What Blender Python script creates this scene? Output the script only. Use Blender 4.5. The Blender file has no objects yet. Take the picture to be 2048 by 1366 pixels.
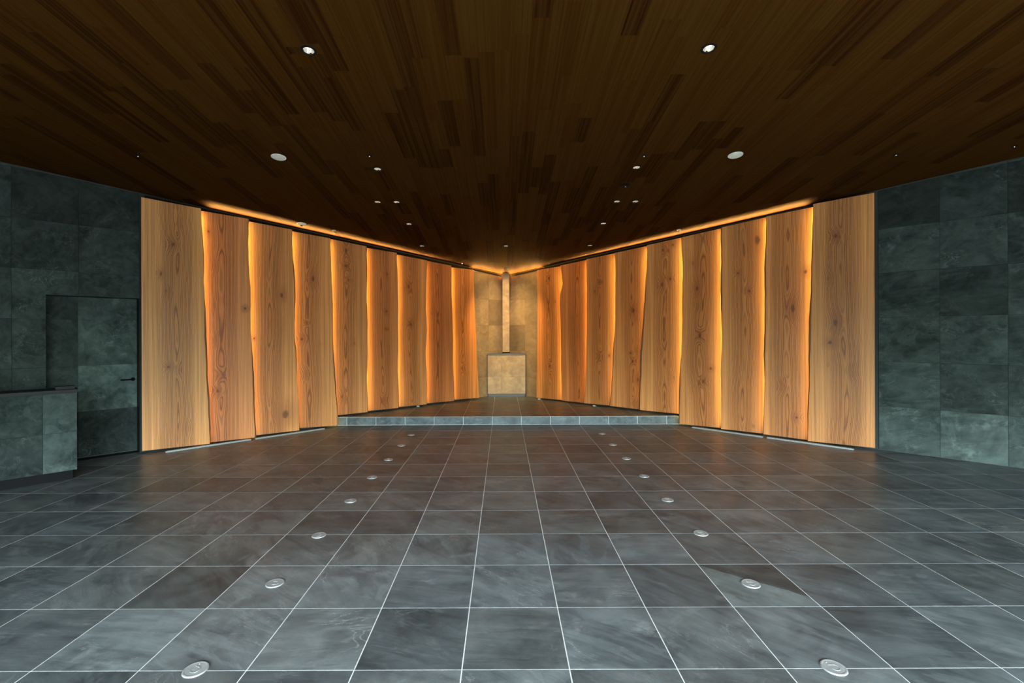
import bpy, bmesh, math, random
from mathutils import Vector, Matrix
random.seed(7)
scene = bpy.context.scene
COL = scene.collection

# ------------------------------------------------------------------ measures (metres; y runs away from the camera)
EYE = 1.599
TILE = 0.5142                 # floor tile
TX0, TY0 = -0.2045, 2.2685    # one floor joint crossing
STEP_Y, STEP_Z = 8.416, 0.145 # riser of the stage
VX, VY = 0.077, 11.612        # corner where the two long walls meet
TW, TH = 0.600, 0.604         # wall tile
CZ0, CS = 4.238, 0.1035       # ceiling: z = CZ0 - CS*y
def ceil_z(y): return CZ0 - CS * y
S2 = math.sqrt(0.5)

# ------------------------------------------------------------------ camera
cam_d = bpy.data.cameras.new('camera'); cam = bpy.data.objects.new('camera', cam_d); COL.objects.link(cam)
cam_d.sensor_width = 36.0; cam_d.lens = 16.73
cam_d.shift_x = 17 / 2048; cam_d.shift_y = -14.4 / 2048
cam_d.clip_start = 0.05
cam.matrix_world = Matrix.Translation((0, 0, EYE)) @ Matrix.Rotation(math.pi / 2, 4, 'X') @ Matrix.Rotation(-0.0037, 4, 'Z')
scene.camera = cam

# ------------------------------------------------------------------ world: overcast sky over a belt of trees
world = bpy.data.worlds.new('world'); scene.world = world; world.use_nodes = True
wn = world.node_tree.nodes; wl = world.node_tree.links; wn.clear()
wo = wn.new('ShaderNodeOutputWorld'); wb = wn.new('ShaderNodeBackground'); wr = wn.new('ShaderNodeValToRGB')
wt = wn.new('ShaderNodeTexCoord'); ws = wn.new('ShaderNodeSeparateXYZ'); wm = wn.new('ShaderNodeMapRange')
wm.inputs['From Min'].default_value = -1; wm.inputs['From Max'].default_value = 1
wl.new(wt.outputs['Generated'], ws.inputs[0]); wl.new(ws.outputs['Z'], wm.inputs['Value'])
wl.new(wm.outputs[0], wr.inputs[0]); wl.new(wr.outputs[0], wb.inputs[0]); wl.new(wb.outputs[0], wo.inputs[0])
cr = wr.color_ramp; cr.elements[0].position = 0.0; cr.elements[0].color = (0.045, 0.05, 0.04, 1)
cr.elements[1].position = 0.49; cr.elements[1].color = (0.045, 0.052, 0.042, 1)
for p, c in ((0.51, (0.13, 0.17, 0.145, 1)), (0.545, (0.30, 0.37, 0.34, 1)), (0.60, (0.82, 0.93, 0.97, 1)), (1.0, (0.92, 1.0, 1.05, 1))):
    e = cr.elements.new(p); e.color = c
wb.inputs['Strength'].default_value = 40.0

# the open front of the hall lets the daylight in (portal guides the sampling, gives no light itself)
OPEN_X0, OPEN_X1, OPEN_H = -4.0, 7.0, 2.5  # unseen opening, placed and sized for how the daylight should fall
pl = bpy.data.lights.new('front_opening_portal', 'AREA'); pl.shape = 'RECTANGLE'; pl.size = OPEN_X1 - OPEN_X0; pl.size_y = OPEN_H
pl.cycles.is_portal = True
po = bpy.data.objects.new('front_opening_portal', pl); COL.objects.link(po)
po.location = ((OPEN_X0 + OPEN_X1) / 2, -2.45, OPEN_H / 2); po.rotation_euler = (math.pi / 2, 0, 0)   # -Z of the light looks to +y

scene.view_settings.view_transform = 'Standard'; scene.view_settings.look = 'None'
scene.view_settings.gamma = 1.0; scene.view_settings.use_curve_mapping = False
scene.view_settings.exposure = 0.0

AMBER = (1.0, 0.73, 0.20)
WARM = (1.0, 0.70, 0.36)

# ------------------------------------------------------------------ helpers
def link(o, parent=None):
    COL.objects.link(o)
    if parent: o.parent = parent
    return o
def obj(name, me, mats, parent=None):
    o = bpy.data.objects.new(name, me)
    if mats is not None:
        if not isinstance(mats, (list, tuple)): mats = [mats]
        if not me.materials:
            for m in mats: me.materials.append(m)
    return link(o, parent)
def bm_mesh(name, bm, smooth=False):
    bmesh.ops.recalc_face_normals(bm, faces=bm.faces[:])
    me = bpy.data.meshes.new(name); bm.to_mesh(me); bm.free()
    if smooth:
        for p in me.polygons: p.use_smooth = True
    return me
def tag(o, label=None, cat=None, group=None, kind=None):
    if label: o['label'] = label
    if cat: o['category'] = cat
    if group: o['group'] = group
    if kind: o['kind'] = kind
    return o
def empty(name, loc=(0, 0, 0), rz=0.0):
    o = bpy.data.objects.new(name, None); o.empty_display_size = 0.1; link(o)
    o.location = loc; o.rotation_euler = (0, 0, rz); return o
def prism(bm, poly, a, b, fn):
    """poly: 2-D points; extruded from depth a to depth b; fn(u, v, depth) -> point"""
    A = [bm.verts.new(fn(u, v, a)) for u, v in poly]; B = [bm.verts.new(fn(u, v, b)) for u, v in poly]
    n = len(poly)
    bm.faces.new(A); bm.faces.new(B[::-1])
    for i in range(n):
        j = (i + 1) % n
        bm.faces.new((A[i], B[i], B[j], A[j]))
def box(bm, x0, x1, y0, y1, z0, z1):
    prism(bm, [(x0, y0), (x1, y0), (x1, y1), (x0, y1)], z0, z1, lambda u, v, w: (u, v, w))
def lathe(bm, prof, seg=32, cap0=False, cap1=False, c=(0, 0)):
    rings = []
    for r, z in prof:
        if r < 1e-6: rings.append([bm.verts.new((c[0], c[1], z))])
        else: rings.append([bm.verts.new((c[0] + r * math.cos(2 * math.pi * i / seg), c[1] + r * math.sin(2 * math.pi * i / seg), z)) for i in range(seg)])
    for a, b in zip(rings, rings[1:]):
        for i in range(seg):
            j = (i + 1) % seg
            if len(a) == 1 and len(b) == 1: continue
            if len(a) == 1: bm.faces.new((a[0], b[i], b[j]))
            elif len(b) == 1: bm.faces.new((a[i], b[0], a[j]))
            else: bm.faces.new((a[i], b[i], b[j], a[j]))
    if cap0 and len(rings[0]) > 1: bm.faces.new(rings[0])
    if cap1 and len(rings[-1]) > 1: bm.faces.new(rings[-1][::-1])
def clip(poly, a, b, c):
    """keep the part of poly where a*x + b*y <= c"""
    out = []
    for i in range(len(poly)):
        p, q = poly[i], poly[(i + 1) % len(poly)]
        dp, dq = a * p[0] + b * p[1] - c, a * q[0] + b * q[1] - c
        if dp <= 0: out.append(p)
        if dp * dq < 0:
            t = dp / (dp - dq); out.append((p[0] + t * (q[0] - p[0]), p[1] + t * (q[1] - p[1])))
    return out
def area(poly):
    return abs(sum(poly[i][0] * poly[(i + 1) % len(poly)][1] - poly[(i + 1) % len(poly)][0] * poly[i][1] for i in range(len(poly)))) / 2

# ------------------------------------------------------------------ materials
class NT:
    def __init__(s, name):
        s.m = bpy.data.materials.new(name); s.m.use_nodes = True; s.t = s.m.node_tree; s.t.nodes.clear()
        s.out = s.t.nodes.new('ShaderNodeOutputMaterial'); s.b = s.t.nodes.new('ShaderNodeBsdfPrincipled')
        s.t.links.new(s.b.outputs[0], s.out.inputs[0])
    def n(s, typ, **kw):
        x = s.t.nodes.new(typ)
        for k, v in kw.items(): setattr(x, k, v)
        return x
    def put(s, sock, v):
        if isinstance(v, bpy.types.NodeSocket): s.t.links.new(v, sock)
        elif v is not None: sock.default_value = v
    def math(s, op, a, b=None, c=None, clamp=False):
        x = s.n('ShaderNodeMath', operation=op); x.use_clamp = clamp
        s.put(x.inputs[0], a)
        if b is not None: s.put(x.inputs[1], b)
        if c is not None: s.put(x.inputs[2], c)
        return x.outputs[0]
    def mix(s, f, a, b, mode='MIX'):
        x = s.n('ShaderNodeMix', data_type='RGBA', blend_type=mode)
        s.put(x.inputs[0], f); s.put(x.inputs[6], a); s.put(x.inputs[7], b); return x.outputs[2]
    def noise(s, vec, scale=5, detail=4, rough=0.5, dist=0.0):
        x = s.n('ShaderNodeTexNoise'); s.put(x.inputs['Vector'], vec)
        x.inputs['Scale'].default_value = scale; x.inputs['Detail'].default_value = detail
        x.inputs['Roughness'].default_value = rough; x.inputs['Distortion'].default_value = dist
        return x.outputs['Fac']
    def mapv(s, vec, scale=(1, 1, 1), rot=(0, 0, 0), loc=None):
        x = s.n('ShaderNodeMapping'); s.put(x.inputs['Vector'], vec); x.inputs['Scale'].default_value = scale
        x.inputs['Rotation'].default_value = rot
        if loc is not None: s.put(x.inputs['Location'], loc)
        return x.outputs[0]
    def ramp(s, f, *stops):
        x = s.n('ShaderNodeValToRGB'); s.put(x.inputs[0], f); r = x.color_ramp
        while len(r.elements) < len(stops): r.elements.new(0.5)
        for e, (p, c) in zip(r.elements, stops):
            e.position = p; e.color = c if len(c) == 4 else (*c, 1)
        return x.outputs[0]
    def rng(s, v, a, b, c=0.0, d=1.0, smooth=False):
        x = s.n('ShaderNodeMapRange'); x.clamp = True
        if smooth: x.interpolation_type = 'SMOOTHSTEP'
        s.put(x.inputs['Value'], v)
        for k, val in (('From Min', a), ('From Max', b), ('To Min', c), ('To Max', d)): x.inputs[k].default_value = val
        return x.outputs[0]
    def attr(s, name):
        x = s.n('ShaderNodeAttribute', attribute_type='OBJECT', attribute_name=name); return x.outputs['Fac']
    def bump(s, h, strength=0.2, dist=0.01):
        x = s.n('ShaderNodeBump'); x.inputs['Strength'].default_value = strength; x.inputs['Distance'].default_value = dist
        s.put(x.inputs['Height'], h); s.put(s.b.inputs['Normal'], x.outputs[0])
    def comb(s, x_, y_, z_):
        x = s.n('ShaderNodeCombineXYZ')
        for i, v in enumerate((x_, y_, z_)): s.put(x.inputs[i], v)
        return x.outputs[0]

def flat(name, col, rough=0.5, metal=0.0, emit=None, strength=0.0, spec=0.5):
    t = NT(name); b = t.b
    nz = t.noise(t.n('ShaderNodeTexCoord').outputs['Object'], 35, 3)
    t.put(b.inputs['Base Color'], t.mix(t.rng(nz, 0.3, 0.7, 0, 1), tuple(c * 0.88 for c in col) + (1,), tuple(min(1, c * 1.08) for c in col) + (1,)))
    b.inputs['Roughness'].default_value = rough; b.inputs['Metallic'].default_value = metal
    b.inputs['Specular IOR Level'].default_value = spec
    if emit: b.inputs['Emission Color'].default_value = (*emit, 1); b.inputs['Emission Strength'].default_value = strength
    return t.m

def slate(name, dark, light, vein, rough=(0.35, 0.5), bump=0.15, cloud=2.2, streak_rot=0.5, vein_amt=0.5, spec=0.5):
    t = NT(name); t.b.inputs['Specular IOR Level'].default_value = spec; oi = t.n('ShaderNodeObjectInfo'); tc = t.n('ShaderNodeTexCoord')
    off = t.math('MULTIPLY', oi.outputs['Random'], 137.0)
    offv = t.comb(off, t.math('MULTIPLY', off, 0.37), t.math('MULTIPLY', off, 0.61))
    v = t.mapv(tc.outputs['Object'], loc=offv)
    rot = t.n('ShaderNodeVectorRotate', rotation_type='AXIS_ANGLE'); t.put(rot.inputs['Vector'], v)
    rot.inputs['Axis'].default_value = (0.1, 0.2, 1.0)
    t.put(rot.inputs['Angle'], t.math('MULTIPLY_ADD', oi.outputs['Random'], 1.3, streak_rot - 0.6))
    rv = rot.outputs[0]
    a = t.noise(rv, cloud, 7, 0.6, 0.9)
    st = t.noise(t.mapv(rv, (1.2, 7.0, 7.0)), 1.6, 7, 0.65, 0.6)
    fine = t.noise(v, 55, 6, 0.7)
    mid = t.noise(v, 11, 6, 0.62, 0.4)
    f = t.math('ADD', t.math('MULTIPLY', t.rng(a, 0.36, 0.64), 0.46), t.math('MULTIPLY', t.rng(st, 0.34, 0.66), 0.34))
    f = t.math('ADD', f, t.math('MULTIPLY', t.rng(mid, 0.3, 0.7), 0.14))
    f = t.math('ADD', f, t.math('MULTIPLY', t.rng(fine, 0.25, 0.75), 0.10))
    base = t.mix(f, (*dark, 1), (*light, 1))
    # cleft layers: crisp-edged lighter plates, and thin pale scratches
    pl_ = t.noise(t.mapv(rv, (1.0, 2.3, 2.3)), 1.5, 9, 0.55, 1.6)
    plate = t.rng(pl_, 0.585, 0.60)
    base = t.mix(t.math('MULTIPLY', plate, 0.22), base, (*[min(1, c * 1.25) for c in light], 1))
    vn = t.noise(t.mapv(rv, (1.0, 2.5, 2.5)), 2.6, 9, 0.62, 1.2)
    line = t.math('SUBTRACT', 1.0, t.rng(t.math('ABSOLUTE', t.math('SUBTRACT', vn, 0.5)), 0.0, 0.012))
    gate = t.rng(t.noise(v, 3.1, 3), 0.52, 0.66)
    base = t.mix(t.math('MULTIPLY', t.math('MULTIPLY', line, gate), vein_amt), base, (*vein, 1))
    patch = t.math('MULTIPLY', t.rng(t.noise(rv, 1.4, 8, 0.7, 1.5), 0.56, 0.72), vein_amt * 0.9)
    base = t.mix(t.math('MULTIPLY', patch, t.rng(mid, 0.42, 0.62)), base, (*vein, 1))
    # a cleft running across one stone: darker layer on its far side (only where the object asks for it)
    sp = t.n('ShaderNodeSeparateXYZ'); t.put(sp.inputs[0], tc.outputs['Object'])
    lim = t.math('ADD', t.math('MULTIPLY_ADD', sp.outputs['X'], -0.78, 0.50), t.math('MULTIPLY', t.math('SUBTRACT', t.noise(tc.outputs['Object'], 5, 3), 0.5), 0.06))
    over = t.rng(t.math('SUBTRACT', sp.outputs['Y'], lim), -0.003, 0.003)
    fac = t.math('SUBTRACT', 1.0, t.math('MULTIPLY', over, t.attr('cleft')))
    base = t.mix(1.0, base, t.comb(fac, fac, fac), 'MULTIPLY')
    base = t.mix(1.0, base, oi.outputs['Color'], 'MULTIPLY')
    t.put(t.b.inputs['Base Color'], base)
    t.put(t.b.inputs['Roughness'], t.rng(t.math('ADD', t.math('MULTIPLY', mid, 0.5), t.math('MULTIPLY', fine, 0.5)), 0.35, 0.65, rough[0], rough[1]))
    h = t.math('ADD', t.math('MULTIPLY', st, 1.0), t.math('MULTIPLY', fine, 0.22))
    t.bump(h, bump, 0.012)
    return t.m

M_FLOOR = slate('floor_slate', (0.030, 0.038, 0.043), (0.160, 0.190, 0.196), (0.34, 0.37, 0.37), (0.30, 0.46), 0.20, spec=0.38)
M_WALL = slate('wall_slate', (0.006, 0.0125, 0.0115), (0.078, 0.108, 0.102), (0.20, 0.26, 0.245), (0.72, 0.85), 0.25, cloud=1.9, vein_amt=0.55, spec=0.15)
M_ALTAR = slate('warm_lit_altar_slate', (0.25, 0.175, 0.100), (0.50, 0.375, 0.220), (0.70, 0.56, 0.36), (0.5, 0.65), 0.12, cloud=2.5, vein_amt=0.35)  # warm glow of the downlights is put into the stone colour
M_GROUT = flat('pale_grout', (0.80, 0.83, 0.82), 0.85)
M_DGROUT = flat('dark_grout', (0.035, 0.042, 0.042), 0.9)
M_BLACK = flat('black_metal', (0.006, 0.007, 0.008), 0.55, spec=0.08)
M_DARK = flat('charcoal_board', (0.012, 0.015, 0.017), 0.55, spec=0.25)
M_PLENUM = flat('soot_black', (0.004, 0.004, 0.004), 0.9)
M_CAP = flat('cast_aluminium', (0.36, 0.39, 0.395), 0.42, 0.25)
M_ALU = flat('grey_aluminium', (0.42, 0.47, 0.47), 0.45, 0.35)
M_CHROME = flat('chrome', (0.85, 0.88, 0.88), 0.13, 1.0)
M_REFL = flat('satin_reflector', (0.90, 0.92, 0.90), 0.28, 1.0)
M_WHITE = flat('white_plastic', (0.74, 0.76, 0.72), 0.45)
M_LAMP = flat('lamp_glass', (0.9, 0.9, 0.9), 0.3, 0.0, (1.0, 0.88, 0.74), 26.0)
M_SLAB = flat('altar_top_slate', (0.10, 0.105, 0.12), 0.45)
M_STRIPL = flat('uplight_lens', (0.7, 0.7, 0.66), 0.3, 0.0, (1.0, 0.8, 0.55), 0.6)

def wood_panel():
    t = NT('cedar_slab'); oi = t.n('ShaderNodeObjectInfo'); tc = t.n('ShaderNodeTexCoord')
    sep = t.n('ShaderNodeSeparateXYZ'); t.put(sep.inputs[0], tc.outputs['Object'])
    X, Z = sep.outputs['X'], sep.outputs['Z']; seed = t.attr('seed')
    zs = lambda k, s_: t.comb(t.math('MULTIPLY', seed, 3.7 + k), 0.0, t.math('MULTIPLY', Z, s_))
    wand = t.math('MULTIPLY', t.math('SUBTRACT', t.noise(zs(1, 0.42), 1, 1.5), 0.5), 0.26)
    rx = t.math('SUBTRACT', t.math('SUBTRACT', X, t.attr('pith_x')), wand)
    # knots
    kv = t.comb(t.math('MULTIPLY', X, 3.6), t.math('MULTIPLY', seed, 11.3), t.math('MULTIPLY', Z, 2.1))
    vor = t.n('ShaderNodeTexVoronoi'); t.put(vor.inputs['Vector'], kv); vor.inputs['Scale'].default_value = 1.0
    kd = vor.outputs['Distance']; ksep = t.n('ShaderNodeSeparateColor'); t.put(ksep.inputs[0], vor.outputs['Color'])
    near = t.math('SUBTRACT', 1.0, t.rng(t.math('ABSOLUTE', rx), 0.05, 0.26))
    sel = t.math('MULTIPLY', t.math('GREATER_THAN', t.math('ADD', ksep.outputs[0], t.math('MULTIPLY', near, 0.35)), 0.86), near)
    kd2 = t.math('ADD', kd, t.math('MULTIPLY', t.math('SUBTRACT', t.noise(kv, 6, 4), 0.5), 0.10))
    kin = t.math('MULTIPLY', t.math('SUBTRACT', 1.0, t.rng(kd2, 0.045, 0.10, smooth=True)), sel)
    khalo = t.math('MULTIPLY', t.math('SUBTRACT', 1.0, t.rng(kd2, 0.04, 0.42, smooth=True)), sel)
    kn_ = t.math('MULTIPLY', t.math('SUBTRACT', t.noise(t.comb(X, seed, Z), 30, 4, 0.7), 0.5), 0.042)
    for q in range(3):
        dx = t.math('SUBTRACT', X, t.attr('knot%d_x' % q)); dz = t.math('MULTIPLY', t.math('SUBTRACT', Z, t.attr('knot%d_z' % q)), 0.50 + 0.2 * q)
        dd = t.math('ADD', t.math('SQRT', t.math('ADD', t.math('MULTIPLY', dx, dx), t.math('MULTIPLY', dz, dz))), kn_)
        kin = t.math('MAXIMUM', kin, t.math('SUBTRACT', 1.0, t.rng(t.math('DIVIDE', dd, t.attr('knot%d_r' % q)), 0.010, 0.026, smooth=True)))
        khalo = t.math('MAXIMUM', khalo, t.math('SUBTRACT', 1.0, t.rng(t.math('DIVIDE', dd, t.attr('knot%d_r' % q)), 0.010, 0.120, smooth=True)))
    dep = t.math('ADD', t.attr('pith_d'), t.math('MULTIPLY', t.math('SUBTRACT', t.noise(zs(5, 1.1), 1, 2), 0.5), 0.13))
    r = t.math('SQRT', t.math('ADD', t.math('MULTIPLY', rx, rx), t.math('MULTIPLY', dep, dep)))
    r = t.math('ADD', r, t.math('MULTIPLY', khalo, 0.045))
    v = t.comb(X, t.math('MULTIPLY', seed, 2.1), t.math('MULTIPLY', Z, 0.11))
    r = t.math('ADD', r, t.math('MULTIPLY', t.math('SUBTRACT', t.noise(v, 8, 5, 0.62), 0.5), 0.030))
    ring = t.math('ADD', t.math('MULTIPLY', t.math('SINE', t.math('MULTIPLY', r, 2 * math.pi * 62)), 0.5), 0.5)
    ring = t.math('POWER', ring, 2.2)
    ring2 = t.math('ADD', t.math('MULTIPLY', t.math('SINE', t.math('MULTIPLY', r, 2 * math.pi * 23)), 0.5), 0.5)
    vs = t.comb(t.math('MULTIPLY', X, 1.0), t.math('MULTIPLY', seed, 5.1), t.math('MULTIPLY', Z, 0.012))
    streak = t.noise(vs, 42, 4, 0.65)
    broad = t.noise(t.comb(X, t.math('MULTIPLY', seed, 7.7), t.math('MULTIPLY', Z, 0.06)), 7.5, 3, 0.5)
    fibre = t.noise(t.comb(X, seed, t.math('MULTIPLY', Z, 0.03)), 210, 3, 0.6)
    heart = t.math('SUBTRACT', 1.0, t.rng(t.math('ADD', r, t.math('MULTIPLY', t.math('SUBTRACT', broad, 0.5), 0.20)), 0.10, 0.27, smooth=True))
    sap = (0.96, 0.46, 0.165, 1); hrt = (0.60, 0.245, 0.075, 1)
    c = t.mix(heart, sap, hrt)
    c = t.mix(t.math('MULTIPLY', t.rng(broad, 0.40, 0.72), 0.45), c, (0.50, 0.215, 0.078, 1))
    c = t.mix(t.math('MULTIPLY', t.math('SUBTRACT', 1.0, t.rng(streak, 0.30, 0.62)), 0.62), c, (0.28, 0.115, 0.044, 1))
    lit = t.math('MULTIPLY', ring, t.math('MULTIPLY_ADD', heart, 0.66, 0.22))
    c = t.mix(lit, c, (0.19, 0.066, 0.022, 1))
    c = t.mix(t.math('MULTIPLY', t.math('MULTIPLY', t.rng(ring2, 0.86, 1.0), heart), 0.22), c, (0.95, 0.55, 0.24, 1))
    c = t.mix(t.math('MULTIPLY', t.rng(fibre, 0.35, 0.7), 0.16), c, (0.75, 0.44, 0.18, 1))
    c = t.mix(t.math('MULTIPLY', khalo, 0.50), c, (0.27, 0.095, 0.035, 1))
    c = t.mix(t.math('MULTIPLY', kin, 0.66), c, (0.085, 0.032, 0.014, 1))
    gm = t.n('ShaderNodeGamma'); t.put(gm.inputs[0], c); gm.inputs[1].default_value = 1.06; c = gm.outputs[0]
    c = t.mix(1.0, c, oi.outputs['Color'], 'MULTIPLY')
    t.put(t.b.inputs['Base Color'], c)
    t.b.inputs['Roughness'].default_value = 0.46; t.b.inputs['Specular IOR Level'].default_value = 0.35
    t.bump(t.math('SUBTRACT', t.math('MULTIPLY', ring, 0.5), kin), 0.12, 0.004)
    return t.m
M_WOOD = wood_panel()

def bark():
    t = NT('waney_edge'); tc = t.n('ShaderNodeTexCoord')
    n_ = t.noise(t.mapv(tc.outputs['Object'], (30, 30, 2.2)), 1.0, 6, 0.65, 0.4)
    t.put(t.b.inputs['Base Color'], t.mix(t.rng(n_, 0.3, 0.7), (0.13, 0.085, 0.050, 1), (0.30, 0.215, 0.135, 1)))
    t.b.inputs['Roughness'].default_value = 0.8; t.bump(n_, 0.5, 0.01)
    return t.m
M_BARK = bark()

def plank_mat():
    t = NT('ceiling_veneer'); oi = t.n('ShaderNodeObjectInfo'); g = t.n('ShaderNodeNewGeometry'); tc = t.n('ShaderNodeTexCoord')
    rnd = t.math('FRACT', t.math('ADD', oi.outputs['Random'], g.outputs['Random Per Island']))
    v = t.mapv(g.outputs['Position'], (1, 1, 0)); vv = t.comb(0.0, 0.0, t.math('MULTIPLY', rnd, 50.0))
    add = t.n('ShaderNodeVectorMath', operation='ADD'); t.put(add.inputs[0], v); t.put(add.inputs[1], vv)
    st = t.noise(t.mapv(add.outputs[0], (44, 0.35, 1)), 1.0, 4, 0.6)
    fn = t.noise(t.mapv(add.outputs[0], (170, 1.6, 1)), 1.0, 3, 0.6)
    tone = t.ramp(rnd, (0.0, (0.017, 0.0045, 0.0005)), (0.24, (0.022, 0.0065, 0.0007)), (0.36, (0.036, 0.0120, 0.0014)), (1.0, (0.041, 0.0162, 0.0024)))
    c = t.mix(t.math('MULTIPLY', t.rng(st, 0.42, 0.60), 0.50), tone, (0.053, 0.0255, 0.0055, 1))
    c = t.mix(t.math('MULTIPLY', t.rng(fn, 0.4, 0.7), 0.35), c, (0.013, 0.0045, 0.0006, 1))
    t.put(t.b.inputs['Base Color'], c)
    t.b.inputs['Roughness'].default_value = 0.80; t.b.inputs['Specular IOR Level'].default_value = 0.025
    t.bump(st, 0.08, 0.002)
    return t.m
M_PLANK = plank_mat()

# ------------------------------------------------------------------ wall frames
class WallFrame:
    """along: distance from the rear corner; off: distance out of the wall face into the hall"""
    def __init__(s, side):
        s.sg = -1 if side == 'L' else 1
        s.out = Vector((s.sg * S2, -S2, 0)); s.n = Vector((-s.sg * S2, -S2, 0))
    def p(s, a, off, z): return Vector((VX, VY, 0)) + s.out * a + s.n * off + Vector((0, 0, z))
    def ceil(s, a, off=0.0): return ceil_z(s.p(a, off, 0).y)
WL, WR = WallFrame('L'), WallFrame('R')
END = 11.4                       # the diagonal walls run this far from the corner
ENDP = {'L': WL.p(END, 0, 0), 'R': WR.p(END, 0, 0)}
FRONT_Y = -2.4
XL, XR = ENDP['L'].x, ENDP['R'].x

def wall_prism(bm, W, poly, o0, o1): prism(bm, poly, o0, o1, lambda u, v, w: W.p(u, w, v))

# ---------------------------------------- floor
bm = bmesh.new()
fp = [(VX, VY + 0.5), (XL - 0.5, ENDP['L'].y + 0.2), (XL - 0.5, FRONT_Y), (XR + 0.5, FRONT_Y), (XR + 0.5, ENDP['R'].y + 0.2)]
prism(bm, fp, -0.2, -0.0015, lambda u, v, w: (u, v, w))
floor = tag(obj('floor', bm_mesh('floor', bm), M_GROUT), kind='structure')

def tile_mesh(name, poly, fn, depth, ch=0.0012):
    bm = bmesh.new(); n = len(poly)
    cx = sum(p[0] for p in poly) / n; cy = sum(p[1] for p in poly) / n
    xs = [p[0] for p in poly]; ys = [p[1] for p in poly]
    sx = 1 - 2 * ch / max(1e-3, max(xs) - min(xs)); sy = 1 - 2 * ch / max(1e-3, max(ys) - min(ys))
    A = [bm.verts.new(fn(u, v, 0)) for u, v in poly]; B = [bm.verts.new(fn(u, v, depth - ch)) for u, v in poly]
    C = [bm.verts.new(fn(cx + (u - cx) * sx, cy + (v - cy) * sy, depth)) for u, v in poly]
    bm.faces.new(A[::-1]); bm.faces.new(C)
    for P, Q in ((A, B), (B, C)):
        for i in range(n):
            j = (i + 1) % n
            bm.faces.new((P[i], P[j], Q[j], Q[i]))
    return bm_mesh(name, bm)

G = 0.003
full = TILE - 2 * G
me_floor = tile_mesh('floor_tile', [(0, 0), (full, 0), (full, full), (0, full)], lambda u, v, w: (u, v, w), 0.0015, 0.0006)
# brightness read off the photograph for single stones near the camera: (row, column) -> tone
TONE = {(0, 0): 1.0, (0, -1): 0.72, (0, 1): 1.12, (0, 2): 1.05, (0, 3): 1.15, (0, -2): 1.35, (0, -3): 1.30, (0, -4): 1.45, (0, 4): 0.8, (0, -5): 1.1,
        (1, 0): 1.15, (1, 1): 0.95, (1, 2): 0.66, (1, 3): 0.78, (1, 4): 0.78, (1, -1): 1.18, (1, -2): 1.28, (1, -3): 1.30, (1, -4): 0.72, (1, -5): 1.1,
        (2, 0): 1.2, (2, 1): 0.95, (2, -1): 1.2, (2, 2): 1.1, (2, -2): 1.18, (2, -3): 1.05, (2, 3): 0.82, (2, 4): 1.0, (2, -5): 1.1,
        (3, 0): 0.78, (3, -1): 1.12, (3, 1): 1.05, (3, -3): 0.78, (3, 2): 0.9, (3, 3): 0.8,
        (4, 0): 1.1, (4, 2): 0.72, (4, -1): 1.1, (4, -2): 1.08, (5, 0): 1.1, (5, -1): 0.8, (5, -3): 0.8, (5, 1): 1.15, (8, -3): 0.72, (7, -3): 0.8,
        (-1, -1): 1.1, (-1, 0): 1.15, (-1, 1): 0.8, (-1, 2): 0.7, (-1, -2): 0.72, (-1, 3): 1.15, (-1, -3): 0.75, (-1, -4): 0.7}
DOOR_A0, DOOR_A1, DOOR_H, DOOR_DEEP = 7.178, 8.106, 2.112, 0.165
def in_hall(x, y, m=0.0):
    return y + abs(x - VX) < VY - m
count = 0
for j in range(-1, 18):
    for i in range(-14, 15):
        x0, y0 = TX0 + i * TILE, TY0 + j * TILE
        poly = [(x0 + G, y0 + G), (x0 + TILE - G, y0 + G), (x0 + TILE - G, y0 + TILE - G), (x0 + G, y0 + TILE - G)]
        # outside the picture?
        ym = y0 + TILE
        if min(abs(x0), abs(x0 + TILE)) > ym * 1.12 + 0.5: continue
        if y0 > STEP_Y: continue
        rect = True
        if y0 + TILE > STEP_Y: poly = [(u, min(v, STEP_Y - 0.002)) for u, v in poly]; rect = False
        if poly[2][1] - poly[0][1] < 0.01: continue
        q = clip(clip(poly, 1, 1, VX + VY - 0.002), -1, 1, VY - VX - 0.002)
        if len(q) < 3 or area(q) < 0.003:
            continue
        if rect and len(q) == 4 and abs(area(q) - full * full) < 1e-5:
            o = obj('tile', me_floor, M_FLOOR, floor); o.location = (x0 + G, y0 + G, -0.0015)
        else:
            o = obj('tile', tile_mesh('cut_tile', [(u - x0, v - y0) for u, v in q], lambda u, v, w: (u, v, w), 0.0015, 0.0006), M_FLOOR, floor)
            o.location = (x0, y0, -0.0015)
        k = TONE.get((j, i), random.choice((0.78, 0.9, 1.0, 1.05, 1.1)))
        wob = random.uniform(-0.03, 0.03)
        o.color = (k * (1 - wob), k, k * (1 + wob), 1)
        if (j, i) == (1, 3): o['cleft'] = 0.60; o.color = (1.2, 1.25, 1.22, 1)
        count += 1
print('floor tiles', count)

# door recess floor (the door stands behind the wall face)
bm = bmesh.new(); wall_prism(bm, WL, [(DOOR_A0, -0.0015), (DOOR_A1, -0.0015), (DOOR_A1, 0.0), (DOOR_A0, 0.0)], -DOOR_DEEP, -0.001)
tag(obj('threshold', bm_mesh('threshold', bm), M_DARK, floor), 'dark strip of floor in the door recess')

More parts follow.
